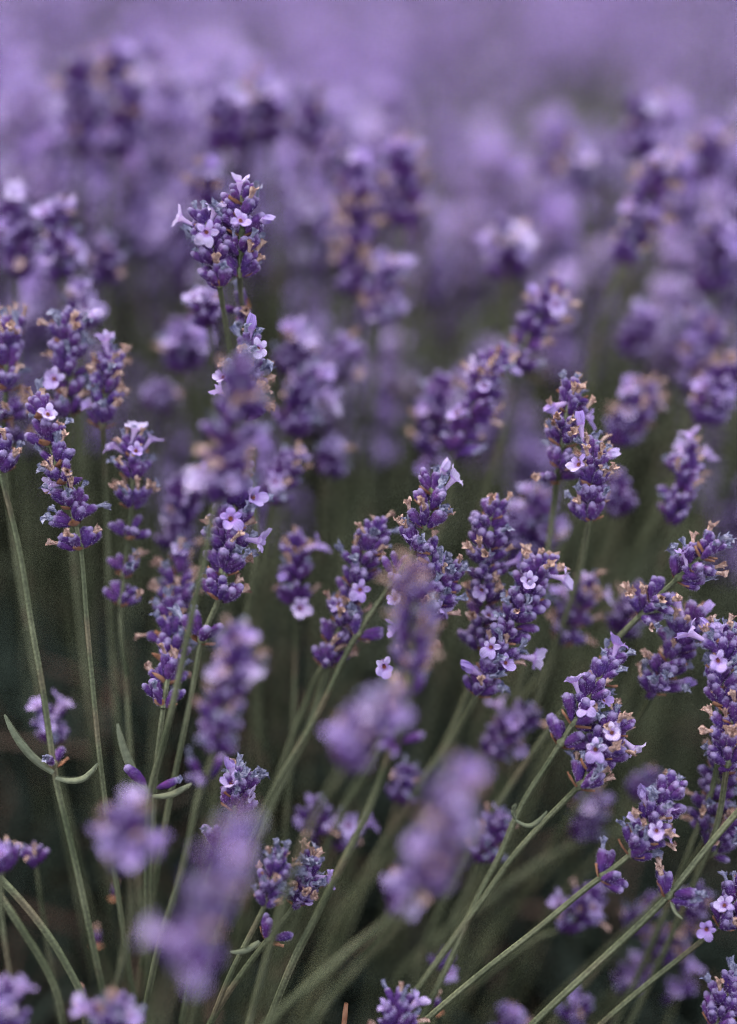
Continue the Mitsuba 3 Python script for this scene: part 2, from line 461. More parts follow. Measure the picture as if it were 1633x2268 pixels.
S('compact sharp head tucked under the large blurred head, dense violet buds', (530, 1010), (487, 1322), .552, .55, [(468, 1365), (445, 1420), (425, 1530), (395, 1680), (370, 1800)], .565, n=7,
  bl=[(578, 1200, .2), (505, 1150, .9), (560, 1110, .6)], tan=.2, grey=.4, s=1.12, full=1.2, low=[(455, 1408)], lown=5)
S('long crooked sharp sprig bending over at its top', (84, 878), (106, 980), .549, .55, [(130, 1030), (150, 1100), (172, 1180), (181, 1232), (192, 1380), (206, 1530), (222, 1690)], .556, n=2,
  bl=[(105, 935, .8), (112, 1082, .1)], tan=.25, grey=.5, s=1.0, low=[(133, 1020), (146, 1064), (160, 1112), (172, 1160), (180, 1212)], lown=9)
S('loose sprig with three pale blossoms on top and tan whorls down its stem', (296, 962), (290, 1120), .566, .568, [(285, 1180), (275, 1280), (266, 1380), (280, 1500), (286, 1620)], .58, n=3,
  bl=[(250, 985, 0), (342, 973, 0), (303, 1000, .8), (290, 950, .2)], tan=.5, grey=.3, s=.95, low=[(285, 1190), (272, 1262), (266, 1330)], lown=8)
S('tan flecked sprig behind the long bowed stem, sharpest at its lower end', (402, 1205), (362, 1560), .588, .552, [(352, 1640), (345, 1700), (340, 1800)], .56, n=8,
  bl=[(372, 1455, .6), (395, 1215, .5)], tan=.5, grey=.3, s=1.0)
S('sharp sprig with a small detached bud cluster on top and two blossoms at its tip', (966, 1045), (944, 1165), .549, .55, [(920, 1215), (890, 1265), (862, 1302), (775, 1432), (705, 1580), (640, 1690), (585, 1790)], .575, n=3,
  bl=[(982, 1032, .2), (1016, 1068, 0)], tan=.15, grey=.4, s=1.03, low=[(920, 1208), (875, 1275), (790, 1400)], lown=9)
S('dense dark sprig leaning behind the diagonal stem, one round blossom on its flank', (838, 1150), (722, 1472), .566, .572, [(705, 1490), (660, 1600), (610, 1740), (590, 1800)], .60, n=8,
  bl=[(802, 1307, .9), (745, 1345, .5)], tan=.35, grey=.3, s=1.0)
S('bushy sprig behind the blurred column, pale ragged blossoms sticking out on both sides', (955, 1200), (918, 1470), .556, .558, [(880, 1560), (830, 1680), (760, 1800)], .59, n=6,
  bl=[(868, 1378, .2), (868, 1330, .7), (972, 1350, .3), (905, 1190, .6), (845, 1470, .9)], tan=.4, grey=.3, s=1.05)
S('small spray of violet buds just beyond the blurred column', (1010, 1240), (965, 1330), .556, .56, [(930, 1420), (880, 1560), (800, 1700)], .59, n=3, bl=[(968, 1265, .3)], tan=.25, grey=.4, s=1.0)
S('upright sprig with tan tips on top, joined below by a darker leaning one', (1092, 1100), (1062, 1430), .562, .572, [(1040, 1520), (990, 1640), (930, 1740)], .6, n=8,
  bl=[(1150, 1240, .1), (1080, 1365, .8), (1060, 1300, .6)], tan=.45, grey=.25, s=1.03)
S('dark leaning sprig with small star blossoms near its grey tip', (1216, 1225), (1058, 1535), .556, .562, [(1030, 1590), (975, 1680), (890, 1800)], .60, n=9,
  bl=[(1166, 1277, .8), (1250, 1272, .2), (1180, 1470, 0), (1112, 1475, .8), (1048, 1480, .3), (1090, 1425, .8)], tan=.25, grey=.3, s=1.03)
S('short fat sprig with three soft blossoms leaning away behind the star blossomed one', (1312, 1275), (1245, 1420), .59, .595, [(1210, 1480), (1120, 1600)], .62, n=4,
  bl=[(1345, 1310, 0), (1290, 1275, .5), (1238, 1310, .2)], tan=.25, grey=.2, s=1.0)
S('sprig with a pointed bare grey tip standing behind a lower companion', (1276, 835), (1238, 1030), .561, .565, [(1232, 1060), (1220, 1180), (1190, 1330)], .59, n=5,
  bl=[(1232, 885, .1), (1310, 920, .1)], tan=.3, grey=.35, s=1.0, low=[(1222, 1050)], lown=5)
S('lower companion sprig with pale blossoms at both shoulders and an orange brown base', (1318, 970), (1306, 1148), .557, .559, [(1300, 1180), (1285, 1260), (1240, 1400)], .59, n=5,
  bl=[(1278, 945, .3), (1285, 1028, .7), (1352, 1012, 0)], tan=.5, grey=.25, s=.98)
S('slender sprig leaning out with a separate bud tuft at its far tip', (1585, 1195), (1562, 1225), .549, .549, [(1520, 1265), (1470, 1310), (1418, 1365), (1390, 1390), (1340, 1450)], .565, n=2,
  bl=[(1505, 1225, .2)], tan=.3, grey=.4, s=1.0, low=[(1530, 1255), (1505, 1280), (1440, 1330), (1425, 1360)], lown=10, full=.7)
S('knobbly sprig drooping under the slender one, two soft blossoms at its base', (1545, 1345), (1452, 1530), .562, .566, [(1410, 1600), (1340, 1700)], .6, n=6,
  bl=[(1510, 1335, .1), (1555, 1345, .1), (1470, 1520, .6), (1520, 1520, .1)], tan=.3, grey=.3, s=1.03)
S('crowded sprig at the edge with one open blossom showing its dark throat', (1605, 1380), (1600, 1560), .549, .549, [(1590, 1700), (1540, 1850)], .57, n=5,
  bl=[(1588, 1457, 1), (1530, 1400, .1), (1605, 1390, .3), (1562, 1393, .3)], tan=.35, grey=.3, s=1.08)
S('dry tan tipped sprig at the edge under the crowded one', (1625, 1530), (1612, 1690), .547, .548, [(1596, 1800), (1540, 1950)], .57, n=5, tan=.7, grey=.15, s=1.03, nb=1)
S('dark overgrown sprig behind the dry tan one, hardly any blossoms', (1610, 1640), (1570, 1840), .565, .57, [(1540, 1900), (1440, 2010)], .59, n=6, tan=.4, grey=.2, s=1.0)
S('brownish sprig low at the edge crossed by a thick green stem', (1640, 1790), (1580, 1890), .566, .57, [(1520, 1940), (1400, 2050)], .6, n=4, tan=.6, grey=.2, s=1.0)
S('sharp sprig with pink violet blossoms and a separate grey whorl at its foot', (1372, 1435), (1272, 1600), .556, .552, [(1240, 1650), (1214, 1692), (1175, 1750), (1142, 1812), (1110, 1890), (1060, 1985), (1000, 2120)], .565, n=4,
  bl=[(1378, 1428, .1), (1262, 1508, .2), (1312, 1575, .9), (1352, 1560, .4)], tan=.25, grey=.35, s=1.06, low=[(1243, 1645)], lown=9,
  leaves=[([(1142, 1815), (1175, 1830), (1212, 1796)], .55, 13), ([(1142, 1815), (1136, 1795), (1145, 1780)], .55, 12)])
S('sharp sprig ending in a brown pointed bract, two open blossoms with dark throats', (1385, 1580), (1285, 1740), .55, .549, [(1262, 1762), (1200, 1825), (1130, 1905), (1075, 1985), (990, 2100)], .565, n=5,
  bl=[(1353, 1625, .9), (1322, 1657, 1), (1416, 1640, .1)], tan=.3, grey=.45, s=1.06)
S('plump sharp sprig with a dozen whorled buds, two blossoms facing out, detached whorl beneath', (1500, 1718), (1400, 1890), .549, .547, [(1370, 1915), (1300, 1966), (1200, 2050), (1085, 2140), (960, 2245), (900, 2300)], .55, n=6,
  bl=[(1406, 1815, .3), (1455, 1838, 1), (1425, 1770, .3), (1490, 1800, .2), (1490, 1858, .1)], tan=.3, grey=.35, s=1.06, low=[(1342, 1938)], lown=9)
S('thick green stem slanting in from the edge with a lone grey whorl', (1790, 1640), (1720, 1710), .545, .546, [(1633, 1800), (1560, 1885), (1480, 1985), (1350, 2110), (1220, 2230), (1150, 2300)], .55, n=4, tan=.3, grey=.4, s=1.1, rad=1.15,
  low=[(1482, 1975)], lown=8, leaves=[([(1485, 1985), (1495, 2020), (1512, 2035)], .548, 10)])
S('sprig entering low at the edge with one flat blossom on its stem', (1680, 1930), (1600, 2050), .549, .549, [(1565, 2075), (1535, 2100), (1440, 2175), (1330, 2270)], .56, n=5,
  bl=[(1614, 2008, .9), (1554, 2050, .7)], tan=.2, grey=.35, s=1.03)
S('dark bud head in the lower corner, cut by the frame', (1650, 2150), (1585, 2270), .549, .549, [(1560, 2300)], .55, n=5, bl=[(1625, 2165, .4)], tan=.2, grey=.4, s=1.0)
S('small crooked sprig, lilac blossom and grey tips on top, bare stem showing between whorls', (536, 1700), (520, 1790), .55, .55, [(508, 1825), (480, 1890), (455, 1960), (440, 2040)], .56, n=3,
  bl=[(498, 1745, .5), (520, 1700, .3), (560, 1757, .1)], tan=.3, grey=.45, s=1.0, low=[(488, 1870)], lown=7)
S('low sharp sprig with a single lilac blossom jutting out sideways', (690, 1880), (658, 2000), .549, .55, [(635, 2030), (590, 2085), (540, 2150), (480, 2240)], .556, n=4,
  bl=[(735, 1947, .05), (662, 1992, .8)], tan=.35, grey=.45, s=1.0, low=[(577, 2068)], lown=3,
  leaves=[([(575, 2085), (545, 2105), (510, 2108)], .55, 16)])
S('pale greyish sprig nodding beside the low sharp one', (625, 1880), (590, 2000), .538, .54, [(560, 2060), (500, 2180)], .55, n=4, tan=.35, grey=.5, s=.9)
S('leafy bare stem curving up with a pair of long leaves and two tiny buds', (8, 960), (0, 1040), .556, .556, [(12, 1090), (45, 1230), (72, 1400), (95, 1530), (112, 1650), (122, 1720), (150, 1840), (175, 1950)], .56, n=3, tan=.4, grey=.3, s=1.08, rad=1.2,
  low=[(121, 1700)], lown=2, leaves=[([(118, 1712), (60, 1665), (10, 1582)], .556, 20), ([(124, 1722), (180, 1728), (217, 1690)], .556, 18)])
S('brown violet sprig at the edge above the leafy stem', (22, 695), (12, 860), .572, .572, [(10, 1000), (30, 1200), (80, 1500)], .6, n=4, tan=.5, grey=.25, s=1.03, nb=0, low=[(12, 930), (12, 990)], lown=8)
S('tall sprig with blue grey crown standing in the cluster near the edge', (150, 685), (150, 915), .572, .575, [(150, 1000), (160, 1200), (190, 1500)], .61, n=6, bl=[(125, 835, .8), (205, 695, .2)], tan=.4, grey=.4, s=1.05)
S('sprig topped by one round white blossom beside the blue grey crowned one', (242, 760), (226, 942), .572, .573, [(231, 1000), (235, 1100), (245, 1400)], .6, n=5, bl=[(242, 752, .2), (195, 905, .5)], tan=.35, grey=.3, s=1.0)
# softly blurred ones behind
S('soft blurred sprig with tan buds and one lilac blossom, behind the big blurred head', (655, 990), (602, 1112), .592, .595, [(590, 1200), (540, 1400)], .62, n=4, bl=[(660, 1002, .3), (598, 1062, .8)], tan=.4, grey=.1, s=.98, fine=False)
S('isolated soft sprig against dark green, stubby with two side blossoms', (660, 1175), (656, 1335), .585, .585, [(655, 1400), (650, 1600), (640, 1750)], .6, n=4, bl=[(618, 1265, .3), (700, 1200, .2), (655, 1330, .6)], tan=.3, grey=.25, s=1.0, fine=False)
S('soft long sprig leaning out above the pointed grey one', (1238, 615), (1142, 812), .602, .605, [(1140, 860), (1100, 1010)], .63, n=6, bl=[(1250, 660, .2), (1228, 670, .8), (1180, 652, .3)], tan=.35, grey=.3, s=1.0, fine=False)
S('soft sprig with four pale blossoms leaning beneath the long soft one', (1118, 765), (1005, 1005), .588, .592, [(1000, 1080), (950, 1250)], .62, n=7, bl=[(1048, 818, .2), (1142, 805, .2), (1085, 855, .8), (1010, 905, .5)], tan=.4, grey=.3, s=1.0, fine=False)
S('blurred sprig between two white side blossoms and a reddish middle', (982, 835), (950, 1000), .615, .62, [(940, 1100), (900, 1300)], .65, n=5, bl=[(940, 900, .2), (1000, 890, .3), (935, 1040, .5), (985, 1030, .5)], tan=.35, grey=.2, s=1.1, fine=False)
S('blurred leaning sprig behind the pointed grey tip', (1440, 845), (1365, 985), .615, .62, [(1330, 1040), (1250, 1200)], .65, n=5, bl=[(1385, 865, .3), (1450, 880, .3), (1395, 910, .6)], tan=.3, grey=.2, s=1.05, fine=False)
S('blurred sprig with reddish buds leaning in from the edge', (1632, 790), (1555, 935), .61, .615, [(1530, 1000), (1450, 1150)], .64, n=5, bl=[(1600, 870, .3), (1560, 850, .5)], tan=.35, grey=.2, s=1.1, fine=False)
S('soft sprig near the edge carrying two pale blossoms like ears', (1535, 975), (1490, 1155), .585, .588, [(1475, 1200), (1440, 1350)], .62, n=6, bl=[(1488, 990, .1), (1536, 962, .3), (1570, 1000, .1)], tan=.35, grey=.25, s=.98, fine=False)
S('blurred lilac blob of blossoms at the foot of the loose sprig', (425, 1050), (385, 1210), .60, .605, [(370, 1300), (350, 1500)], .63, n=5, bl=[(425, 1060, .5), (380, 1140, .5), (455, 1050, .3)], tan=.1, grey=.15, s=1.1, fine=False)
S('dim violet sprig lying low in the shade below the dark leaning one', (1190, 1560), (1075, 1665), .60, .605, [(1030, 1720), (960, 1790)], .62, n=6, bl=[(1140, 1600, .6), (1170, 1650, .6), (1100, 1560, .3)], tan=.25, grey=.25, s=.95, fine=False)
S('low blurred sprig in the shade crossing the slanting stems', (1330, 1960), (1255, 2060), .595, .6, [(1200, 2070), (1080, 2160)], .61, n=4, bl=[(1322, 2005, .9), (1240, 1985, .3)], tan=.25, grey=.2, s=1.0, fine=False)
S('dull reddish brown spent sprig low near the edge', (1545, 2040), (1445, 2125), .61, .615, [(1400, 2160), (1300, 2240)], .63, n=6, tan=.7, grey=.05, s=.95, fine=False, full=.7)
S('violet sprig cut off by the bottom edge, tan tip in its middle', (885, 2195), (870, 2310), .535, .535, [(865, 2380)], .54, n=4, bl=[(845, 2225, .4), (930, 2230, .3)], tan=.3, grey=.35, s=1.0, fine=False)
S('two blurred lilac blossoms on a short sprig between dark stems', (705, 1765), (690, 1850), .595, .6, [(680, 1900), (640, 2010)], .62, n=3, bl=[(703, 1775, .3), (660, 1830, .3)], tan=.1, grey=.1, s=1.0, fine=False, full=.6)
S('blurred lilac blossoms spread beside the short two blossomed sprig', (775, 1810), (745, 1880), .595, .6, [(730, 1920), (680, 2040)], .62, n=3, bl=[(735, 1830, .6), (775, 1830, .7), (815, 1815, .3)], tan=.1, grey=.1, s=1.05, fine=False, full=.6)
S('small lilac sprig in the shade behind the leafy stem', (105, 1560), (120, 1640), .59, .595, [(130, 1700), (150, 1800)], .61, n=3, bl=[(75, 1558, .2), (132, 1560, .3), (110, 1600, .6)], tan=.05, grey=.2, s=1.05, fine=False, full=.7)
S('little crimson brown spent head among the dark leaves', (72, 1862), (80, 1915), .58, .58, [(85, 1960), (100, 2060)], .59, n=2, tan=.6, grey=.1, s=.8, fine=False)
S('lilac smudge of a sprig at the edge beside the crimson brown head', (-5, 1860), (5, 1925), .52, .52, [(0, 2000), (20, 2150)], .53, n=2, bl=[(10, 1890, .6)], tan=.1, grey=.2, s=1.0, fine=False)
S('blurred bud spray in the shade beside the pale blurred column', (1112, 1795), (1062, 1905), .585, .59, [(1040, 1960), (980, 2080)], .61, n=4, bl=[(1112, 1810, .2), (1070, 1830, .3)], tan=.15, grey=.2, s=.95, fine=False)
S('faint violet sprig in the shade above the plump sharp one', (1330, 1765), (1275, 1850), .625, .63, [(1240, 1900), (1150, 2000)], .65, n=4, bl=[(1300, 1775, .5), (1345, 1770, .3)], tan=.2, grey=.2, s=1.05, fine=False)
S('blurred violet head directly above the plump sharp sprig', (1450, 1700), (1420, 1770), .62, .62, [(1380, 1830), (1280, 1950)], .65, n=3, nb=1, tan=.1, grey=.2, s=1.0, fine=False)
S('faint pair of blossoms low by the bottom edge above the corner head', (1425, 2120), (1380, 2195), .615, .62, [(1340, 2230)], .63, n=3, bl=[(1415, 2125, .5), (1400, 2165, .6)], tan=.1, grey=.1, s=1.0, fine=False, full=.6)
S('single faint blossom spray low between two slanting stems', (1525, 2130), (1500, 2200), .615, .62, [(1480, 2260)], .63, n=2, bl=[(1530, 2140, .6), (1508, 2195, .5)], tan=.1, grey=.1, s=1.0, fine=False, full=.5)
S('tiny indigo bud pair deep in the dark between slanting stems', (975, 2100), (985, 2150), .60, .6, [(985, 2200)], .61, n=2, bl=[(1003, 2150, .8)], tan=.05, grey=.4, s=.9, fine=False, full=.4)
S('faint blossoms at the bottom edge between the violet cut off head and the corner', (1135, 2225), (1120, 2300), .61, .61, [(1110, 2360)], .62, n=3, bl=[(1130, 2235, .6), (1150, 2260, .4)], tan=.1, grey=.1, s=1.0, fine=False, full=.6)
S('dark violet sprig hiding behind the slender leaning one', (1420, 1300), (1370, 1400), .60, .605, [(1340, 1460), (1260, 1600)], .62, n=4, tan=.25, grey=.1, s=1.0, fine=False)
S('soft sprig with lilac top directly behind the fat three blossomed one', (1200, 1085), (1190, 1240), .605, .61, [(1180, 1330), (1130, 1500)], .64, n=5, bl=[(1165, 1075, .5), (1215, 1110, .4), (1240, 1160, .4)], tan=.2, grey=.15, s=1.1, fine=False)
S('reddish violet soft sprig behind the lower companion sprig', (1375, 1040), (1360, 1140), .605, .61, [(1340, 1200), (1290, 1400)], .64, n=4, tan=.3, grey=.05, s=1.0, fine=False)
S('violet soft sprig squeezed between the tan topped upright one and the blurred background', (1150, 1130), (1110, 1250), .60, .605, [(1090, 1350), (1040, 1520)], .63, n=4, bl=[(1140, 1110, .5)], tan=.2, grey=.2, s=1.0, fine=False)
S('dim indigo sprig low behind the plump sharp sprig, half lost in shade', (1450, 1985), (1400, 2060), .61, .615, [(1350, 2120), (1270, 2200)], .63, n=3, bl=[(1440, 2010, .4)], tan=.2, grey=.25, s=.95, fine=False)
S('dim violet sprig low behind the lone grey whorl', (1560, 1960), (1520, 2030), .6, .605, [(1480, 2090), (1400, 2180)], .62, n=3, bl=[(1545, 1985, .4)], tan=.3, grey=.25, s=.95, fine=False)
S('dim violet sprig between the foot of the pinkish column and dark ground', (900, 1690), (880, 1770), .595, .6, [(860, 1850), (800, 1990)], .62, n=3, bl=[(895, 1720, .4)], tan=.2, grey=.25, s=.95, fine=False)
S('dim sprig beside the blossoms jutting low over the dark, close to the bottom', (1290, 2190), (1265, 2270), .6, .605, [(1240, 2330)], .62, n=3, bl=[(1285, 2215, .4)], tan=.2, grey=.25, s=.9, fine=False)
# blurred ones near the camera
S('large blurred head covering a sharp one, violet above and tan below, on a bowed stem', (540, 790), (492, 1100), .487, .502, [(472, 1130), (455, 1230), (432, 1330), (405, 1460), (378, 1580), (352, 1680), (331, 1758), (325, 1850)], .55, n=6,
  bl=[(575, 975, .1), (430, 1070, .4), (500, 1070, .9), (440, 1040, .2)], tan=.35, grey=.35, s=1.15, fine=False, low=[(333, 1748)], lown=2,
  leaves=[([(328, 1752), (290, 1700), (260, 1602)], .55, 20), ([(335, 1762), (380, 1760), (425, 1735)], .55, 18)])
S('tall pinkish blurred column in front of the sharp centre cluster', (925, 1245), (905, 1535), .487, .497, [(885, 1620), (868, 1660), (850, 1705), (800, 1830), (740, 1950), (690, 2050), (640, 2150)], .545, n=6, tan=.5, grey=.2, s=1.0, fine=False, low=[(885, 1650)], lown=8, rad=1.1)
S('blurred lilac sprig with a rosy middle beside the foot of the pinkish column', (855, 1520), (765, 1690), .46, .462, [(745, 1730), (700, 1800), (640, 1960)], .50, n=5, bl=[(745, 1610, .5), (890, 1560, .4), (820, 1570, .6), (790, 1640, .5)], tan=.2, grey=.15, s=1.0, fine=False)
S('blurred upright sprig with a knobbed head over dark ground, small whorl below', (535, 1390), (478, 1660), .492, .50, [(465, 1700), (441, 1755), (415, 1880), (385, 1990), (355, 2080)], .54, n=6, bl=[(470, 1490, .6), (580, 1460, .2), (540, 1400, .5)], tan=.25, grey=.3, s=1.05, fine=False, low=[(442, 1732)], lown=6)
S('pale blurred pillar of flowers, the tallest of the low blurred ones', (1030, 1690), (935, 1960), .437, .445, [(915, 2000), (850, 2080), (740, 2200)], .49, n=6, bl=[(1050, 1700, .6), (1010, 1760, .8), (930, 1850, .5), (1040, 1820, .4)], tan=.15, grey=.2, s=1.0, fine=False)
S('blurred cream and lilac whorl on a thick stem at the foot of the pale pillar', (895, 1935), (878, 2010), .487, .488, [(862, 2035), (790, 2090), (700, 2170), (590, 2270)], .50, n=2, bl=[(870, 1950, .3), (930, 1935, .2), (900, 2000, .7)], tan=.4, grey=.1, s=1.15, fine=False, rad=1.05)
S('blurred top heavy head of lilac blossoms alone over dark leaves', (275, 1765), (288, 1920), .470, .475, [(292, 1960), (288, 2050), (272, 2130), (253, 2200)], .52, n=4, bl=[(275, 1765, .5), (222, 1830, .3), (250, 1880, .6), (300, 1890, .7), (345, 1830, .2)], tan=.2, grey=.25, s=.98, fine=False)
S('large very blurred sprig lying aslant over dark stems, closest to the lens', (548, 1800), (400, 2130), .436, .432, [(370, 2200), (340, 2300)], .44, n=7, bl=[(400, 2060, .5), (420, 2150, .6), (540, 1880, .8), (520, 1960, .6), (350, 2070, .3)], tan=.25, grey=.3, s=1.1, fine=False)
S('blurred indigo head cut off by the bottom edge', (255, 2205), (250, 2320), .505, .505, [(245, 2400)], .51, n=4, bl=[(180, 2240, .3), (290, 2235, .6)], tan=.15, grey=.4, s=1.15, fine=False)
S('blurred violet sprig in the bottom corner opposite the dark bud head', (0, 2160), (20, 2290), .50, .50, [(20, 2350)], .51, n=3, bl=[(60, 2195, .4), (15, 2230, .6)], tan=.2, grey=.2, s=1.0, fine=False)
# clear shapes in the blurred background
BG = [
 ('blurred sprig with a pair of white blossoms for a crown near the field edge', (125, 445), (135, 615), .625, 5, [(100, 460), (142, 455), (160, 540), (105, 570)], .3, 1.1),
 ('blurred dark violet sprig at the very edge beside the white crowned one', (35, 420), (38, 610), .635, 5, [(10, 500), (25, 420)], .2, 1.15),
 ('small plain blurred sprig without blossoms behind the white crowned one', (228, 525), (238, 625), .645, 4, [], .2, 1.05),
 ('blurred lilac blossoms just under the white crowned sprig', (175, 625), (180, 730), .62, 3, [(170, 640), (195, 690), (205, 660)], .1, 1.1),
 ('blurred peach flecked sprig, the tallest right behind the sharp high pair', (785, 355), (785, 650), .665, 8, [(860, 575), (790, 345)], .65, 1.15),
 ('blurred sprig with a glowing white blossom on top', (893, 320), (892, 500), .69, 5, [(880, 315), (905, 315), (893, 330)], .3, 1.25),
 ('blurred sprig whose two big pale blossoms hang on both sides like lobes', (1122, 490), (1125, 610), .665, 4, [(1085, 520), (1155, 515), (1150, 555), (1090, 550)], .25, 1.2),
 ('blurred leaning sprig with a white tuft, tan spots along it', (1475, 345), (1380, 580), .655, 7, [(1450, 350), (1490, 350), (1475, 375), (1385, 455), (1435, 470)], .5, 1.15),
 ('blurred sprig with a single lilac puff, higher than the white tufted one', (1425, 205), (1405, 340), .72, 4, [(1422, 215), (1400, 300)], .15, 1.3),
 ('broad pale blurred blossom high near the edge', (1570, 290), (1560, 400), .74, 3, [(1555, 295), (1585, 285)], .1, 1.3),
 ('blurred sprig with a pale puff low near the edge beneath the broad pale blossom', (1595, 480), (1575, 640), .67, 5, [(1590, 490), (1610, 520)], .25, 1.2),
 ('blurred sprig with a dark tip and several pale blossoms stacked along it', (180, 130), (172, 330), .72, 6, [(150, 210), (205, 205), (140, 290), (215, 300)], .2, 1.3),
 ('wide bluish white blur of blossoms at the top of the field', (250, 105), (258, 260), .745, 4, [(235, 105), (265, 110), (250, 120)], .1, 1.35),
 ('dark violet blurred sprig beside the stacked pale blossoms', (298, 180), (255, 340), .71, 6, [(245, 290)], .15, 1.2),
 ('blurred sprig with twin white blossoms like a bow tie', (495, 205), (500, 330), .70, 4, [(472, 215), (520, 218)], .3, 1.25),
 ('blurred sprig with a dark heart and white blossom, next to the bow tie one', (580, 180), (598, 310), .71, 4, [(605, 195), (570, 165)], .25, 1.25),
 ('blurred sprig with one round white blossom, between the dark hearted one and the open field', (693, 205), (680, 320), .715, 4, [(700, 218)], .2, 1.25),
 ('small blurred sprig with one pale tip touching the sharp high pair from behind', (470, 362), (455, 450), .645, 3, [(468, 360)], .45, 1.1),
 ('blurred lilac sprig directly below the sharp high pair', (440, 640), (462, 720), .60, 3, [(430, 655), (455, 665)], .2, 1.0),
 ('blurred violet cloud of blossoms between the stems of the near cluster', (395, 715), (415, 820), .65, 4, [(380, 740), (430, 740), (460, 760)], .05, 1.15),
 ('blurred sprig with a mauve tip and dark middle, above the reddish soft sprig', (655, 730), (640, 830), .64, 4, [(670, 750), (640, 720)], .3, 1.1),
 ('blurred broad sprig with white edge blossoms beside the large blurred head', (690, 810), (640, 960), .625, 6, [(730, 870), (680, 860), (715, 830)], .25, 1.15),
 ('blurred small mauve sprig in the gap beside the broad one', (768, 745), (758, 840), .65, 3, [(770, 760)], .25, 1.1),
 ('faint mauve sprig low in the gap over dark green', (745, 970), (722, 1055), .64, 3, [(735, 990)], .2, 1.0),
 ('lone round violet blur in the green gap beside the near cluster', (352, 845), (350, 905), .655, 3, [(330, 865), (372, 865)], .05, 1.1),
 ('blurred sprig with lilac foot under the peach flecked one', (868, 580), (842, 710), .65, 5, [(885, 570), (870, 670), (840, 680)], .35, 1.1),
 ('blurred violet sprig dissolving into the haze by the pointed grey tip', (1430, 690), (1400, 790), .68, 4, [(1415, 690)], .15, 1.2),
 ('blurred rosy sprig rising at the edge over the reddish leaning one', (1565, 690), (1530, 870), .665, 6, [(1545, 790), (1530, 745)], .35, 1.2),
 ('pale blurred knob of blossoms in the middle of the far field', (1285, 320), (1290, 420), .74, 3, [(1285, 330), (1150, 360)], .1, 1.25),
]
for text, tip, base, d, n, bl, tan, s in BG:
    dx, dy = base[0] - tip[0], base[1] - tip[1]
    d = .55 + (.78 if d < .69 else .66) * (d - .55)
    S(text, tip, base, d, d + .005, [(base[0] + .5 * dx, base[1] + 120), (base[0] + .9 * dx, base[1] + 330)], d + .04, n=n, bl=[(x + u, y + v, f) for x, y in bl for u, v, f in ((0, 0, .5), (11, 7, .3))], tan=tan, grey=.25, s=s, fine=False)

# short withered shoots deep in the bush
for k, (x, y, h, d, text) in enumerate(((255, 1985, 90, .60, 'tan withered shoot tip in the dark, highest of the loose row of four'), (216, 2090, 90, .60, 'tan withered shoot tip in the dark, second from the top of its row'),
                                        (180, 2215, 80, .57, 'tan withered shoot tip touching the curved green stem'), (1592, 2150, 80, .58, 'tan withered shoot tip apart from the row of four'))):
    if k == 3:
        x, y = 970, 2235
    t = key_of(None, 'withered_shoot')
    labels[t] = {'label': text, 'category': 'shoot'}
    r = np.random.default_rng(900 + k)
    a, b = P(x + 8, y + h * 2, d + .02), P(x, y, d)
    scene[f'{t}__stem'] = ply(tube(spline([a, .5 * (a + b) + r.normal(0, .001, 3), b], 6), .6e-3, 6), 'shade_dark_leaf')
    copy_of(f'{t}__bud', ('tan_tipped', k), placed(b, b - a, 4.5e-3))
    copy_of(f'{t}__bract', ('bract', k % 3), placed(b, b - a, 1.0))
t = key_of(None, 'broken_twig')
labels[t] = {'label': 'reddish bare twig end poking up from the bottom edge', 'category': 'twig'}
scene[t] = ply(tube(spline([P(752, 2420, .56), P(757, 2330, .553), P(767, 2222, .55)], 6), np.concatenate([np.full(12, .75e-3), [.55e-3]]), 7), 'bract_paper')
# bare stems that bow through the lower corner
for k, (way, d, text) in enumerate((([(-60, 1890), (0, 1945), (60, 2010), (120, 2090), (165, 2170), (180, 2200)], .553, 'bare green stem bowing down through the lower corner, upper one of two'),
                                    ([(-60, 1930), (0, 1985), (50, 2060), (100, 2140), (130, 2210)], .566, 'bare green stem bowing down through the lower corner, duller lower one of two'),
                                    ([(1480, 1830), (1330, 1850), (1220, 1895), (1060, 2010), (900, 2140)], .63, 'dim blurred stem running flat behind the slanting stems'),
                                    ([(720, 1480), (690, 1600), (620, 1740), (560, 1900)], .585, 'blurred thick stem parallel to the long diagonal one'))):
    t = key_of(None, 'bare_stem')
    labels[t] = {'label': text, 'category': 'stem'}
    scene[t] = ply(tube(spline([P(x, y, d) for x, y in way] + [P(way[-1][0] - 10, way[-1][1] + 220, d + .05)], 8), 1.15e-3, 8, 0.1), 'stem_skin')


# ------------------------------------------------------------------ sprigs further back: eight kinds, one prototype each
def prototype(seed):
    r = np.random.default_rng(seed)
    n, length = int(r.integers(4, 8)), r.uniform(0.028, 0.046)
    tan, grey = r.uniform(.04, .25), r.uniform(.3, .55)
    cal, blo = [], []
    bend = r.uniform(-.25, .25)
    z = np.linspace(-0.36, -0.006, 10)
    path = np.stack([bend * (z + 0.006) ** 2, 0 * z, z], 1)
    st = tube(path, np.linspace(1.2e-3, .8e-3, 10), 5)
    for q, spots in whorl_plan(r, n, length, 0.9):
        c = np.array([bend * q ** 2, 0, -L0 - q])
        for az, th, rise, size in spots:
            radial = np.array([math.cos(az), math.sin(az), 0])
            d = unit(np.array([0, 0, 1.0]) * math.cos(th) + radial * math.sin(th))
            M = placed(c + [0, 0, rise] + radial * 1e-3, d, L0 * size * 1.12, r.uniform(0, 6))
            cal.append(moved(SMALL[pick_kind(r, tan, grey)][r.integers(5)], M))
            if r.random() < 0.48:
                blo.append(moved(SMALL_BLOSSOM[r.integers(4)], placed(c + d * 5e-3, d, r.uniform(0.9, 1.2), r.uniform(0, 6))))
    return st, join(cal), join(blo)


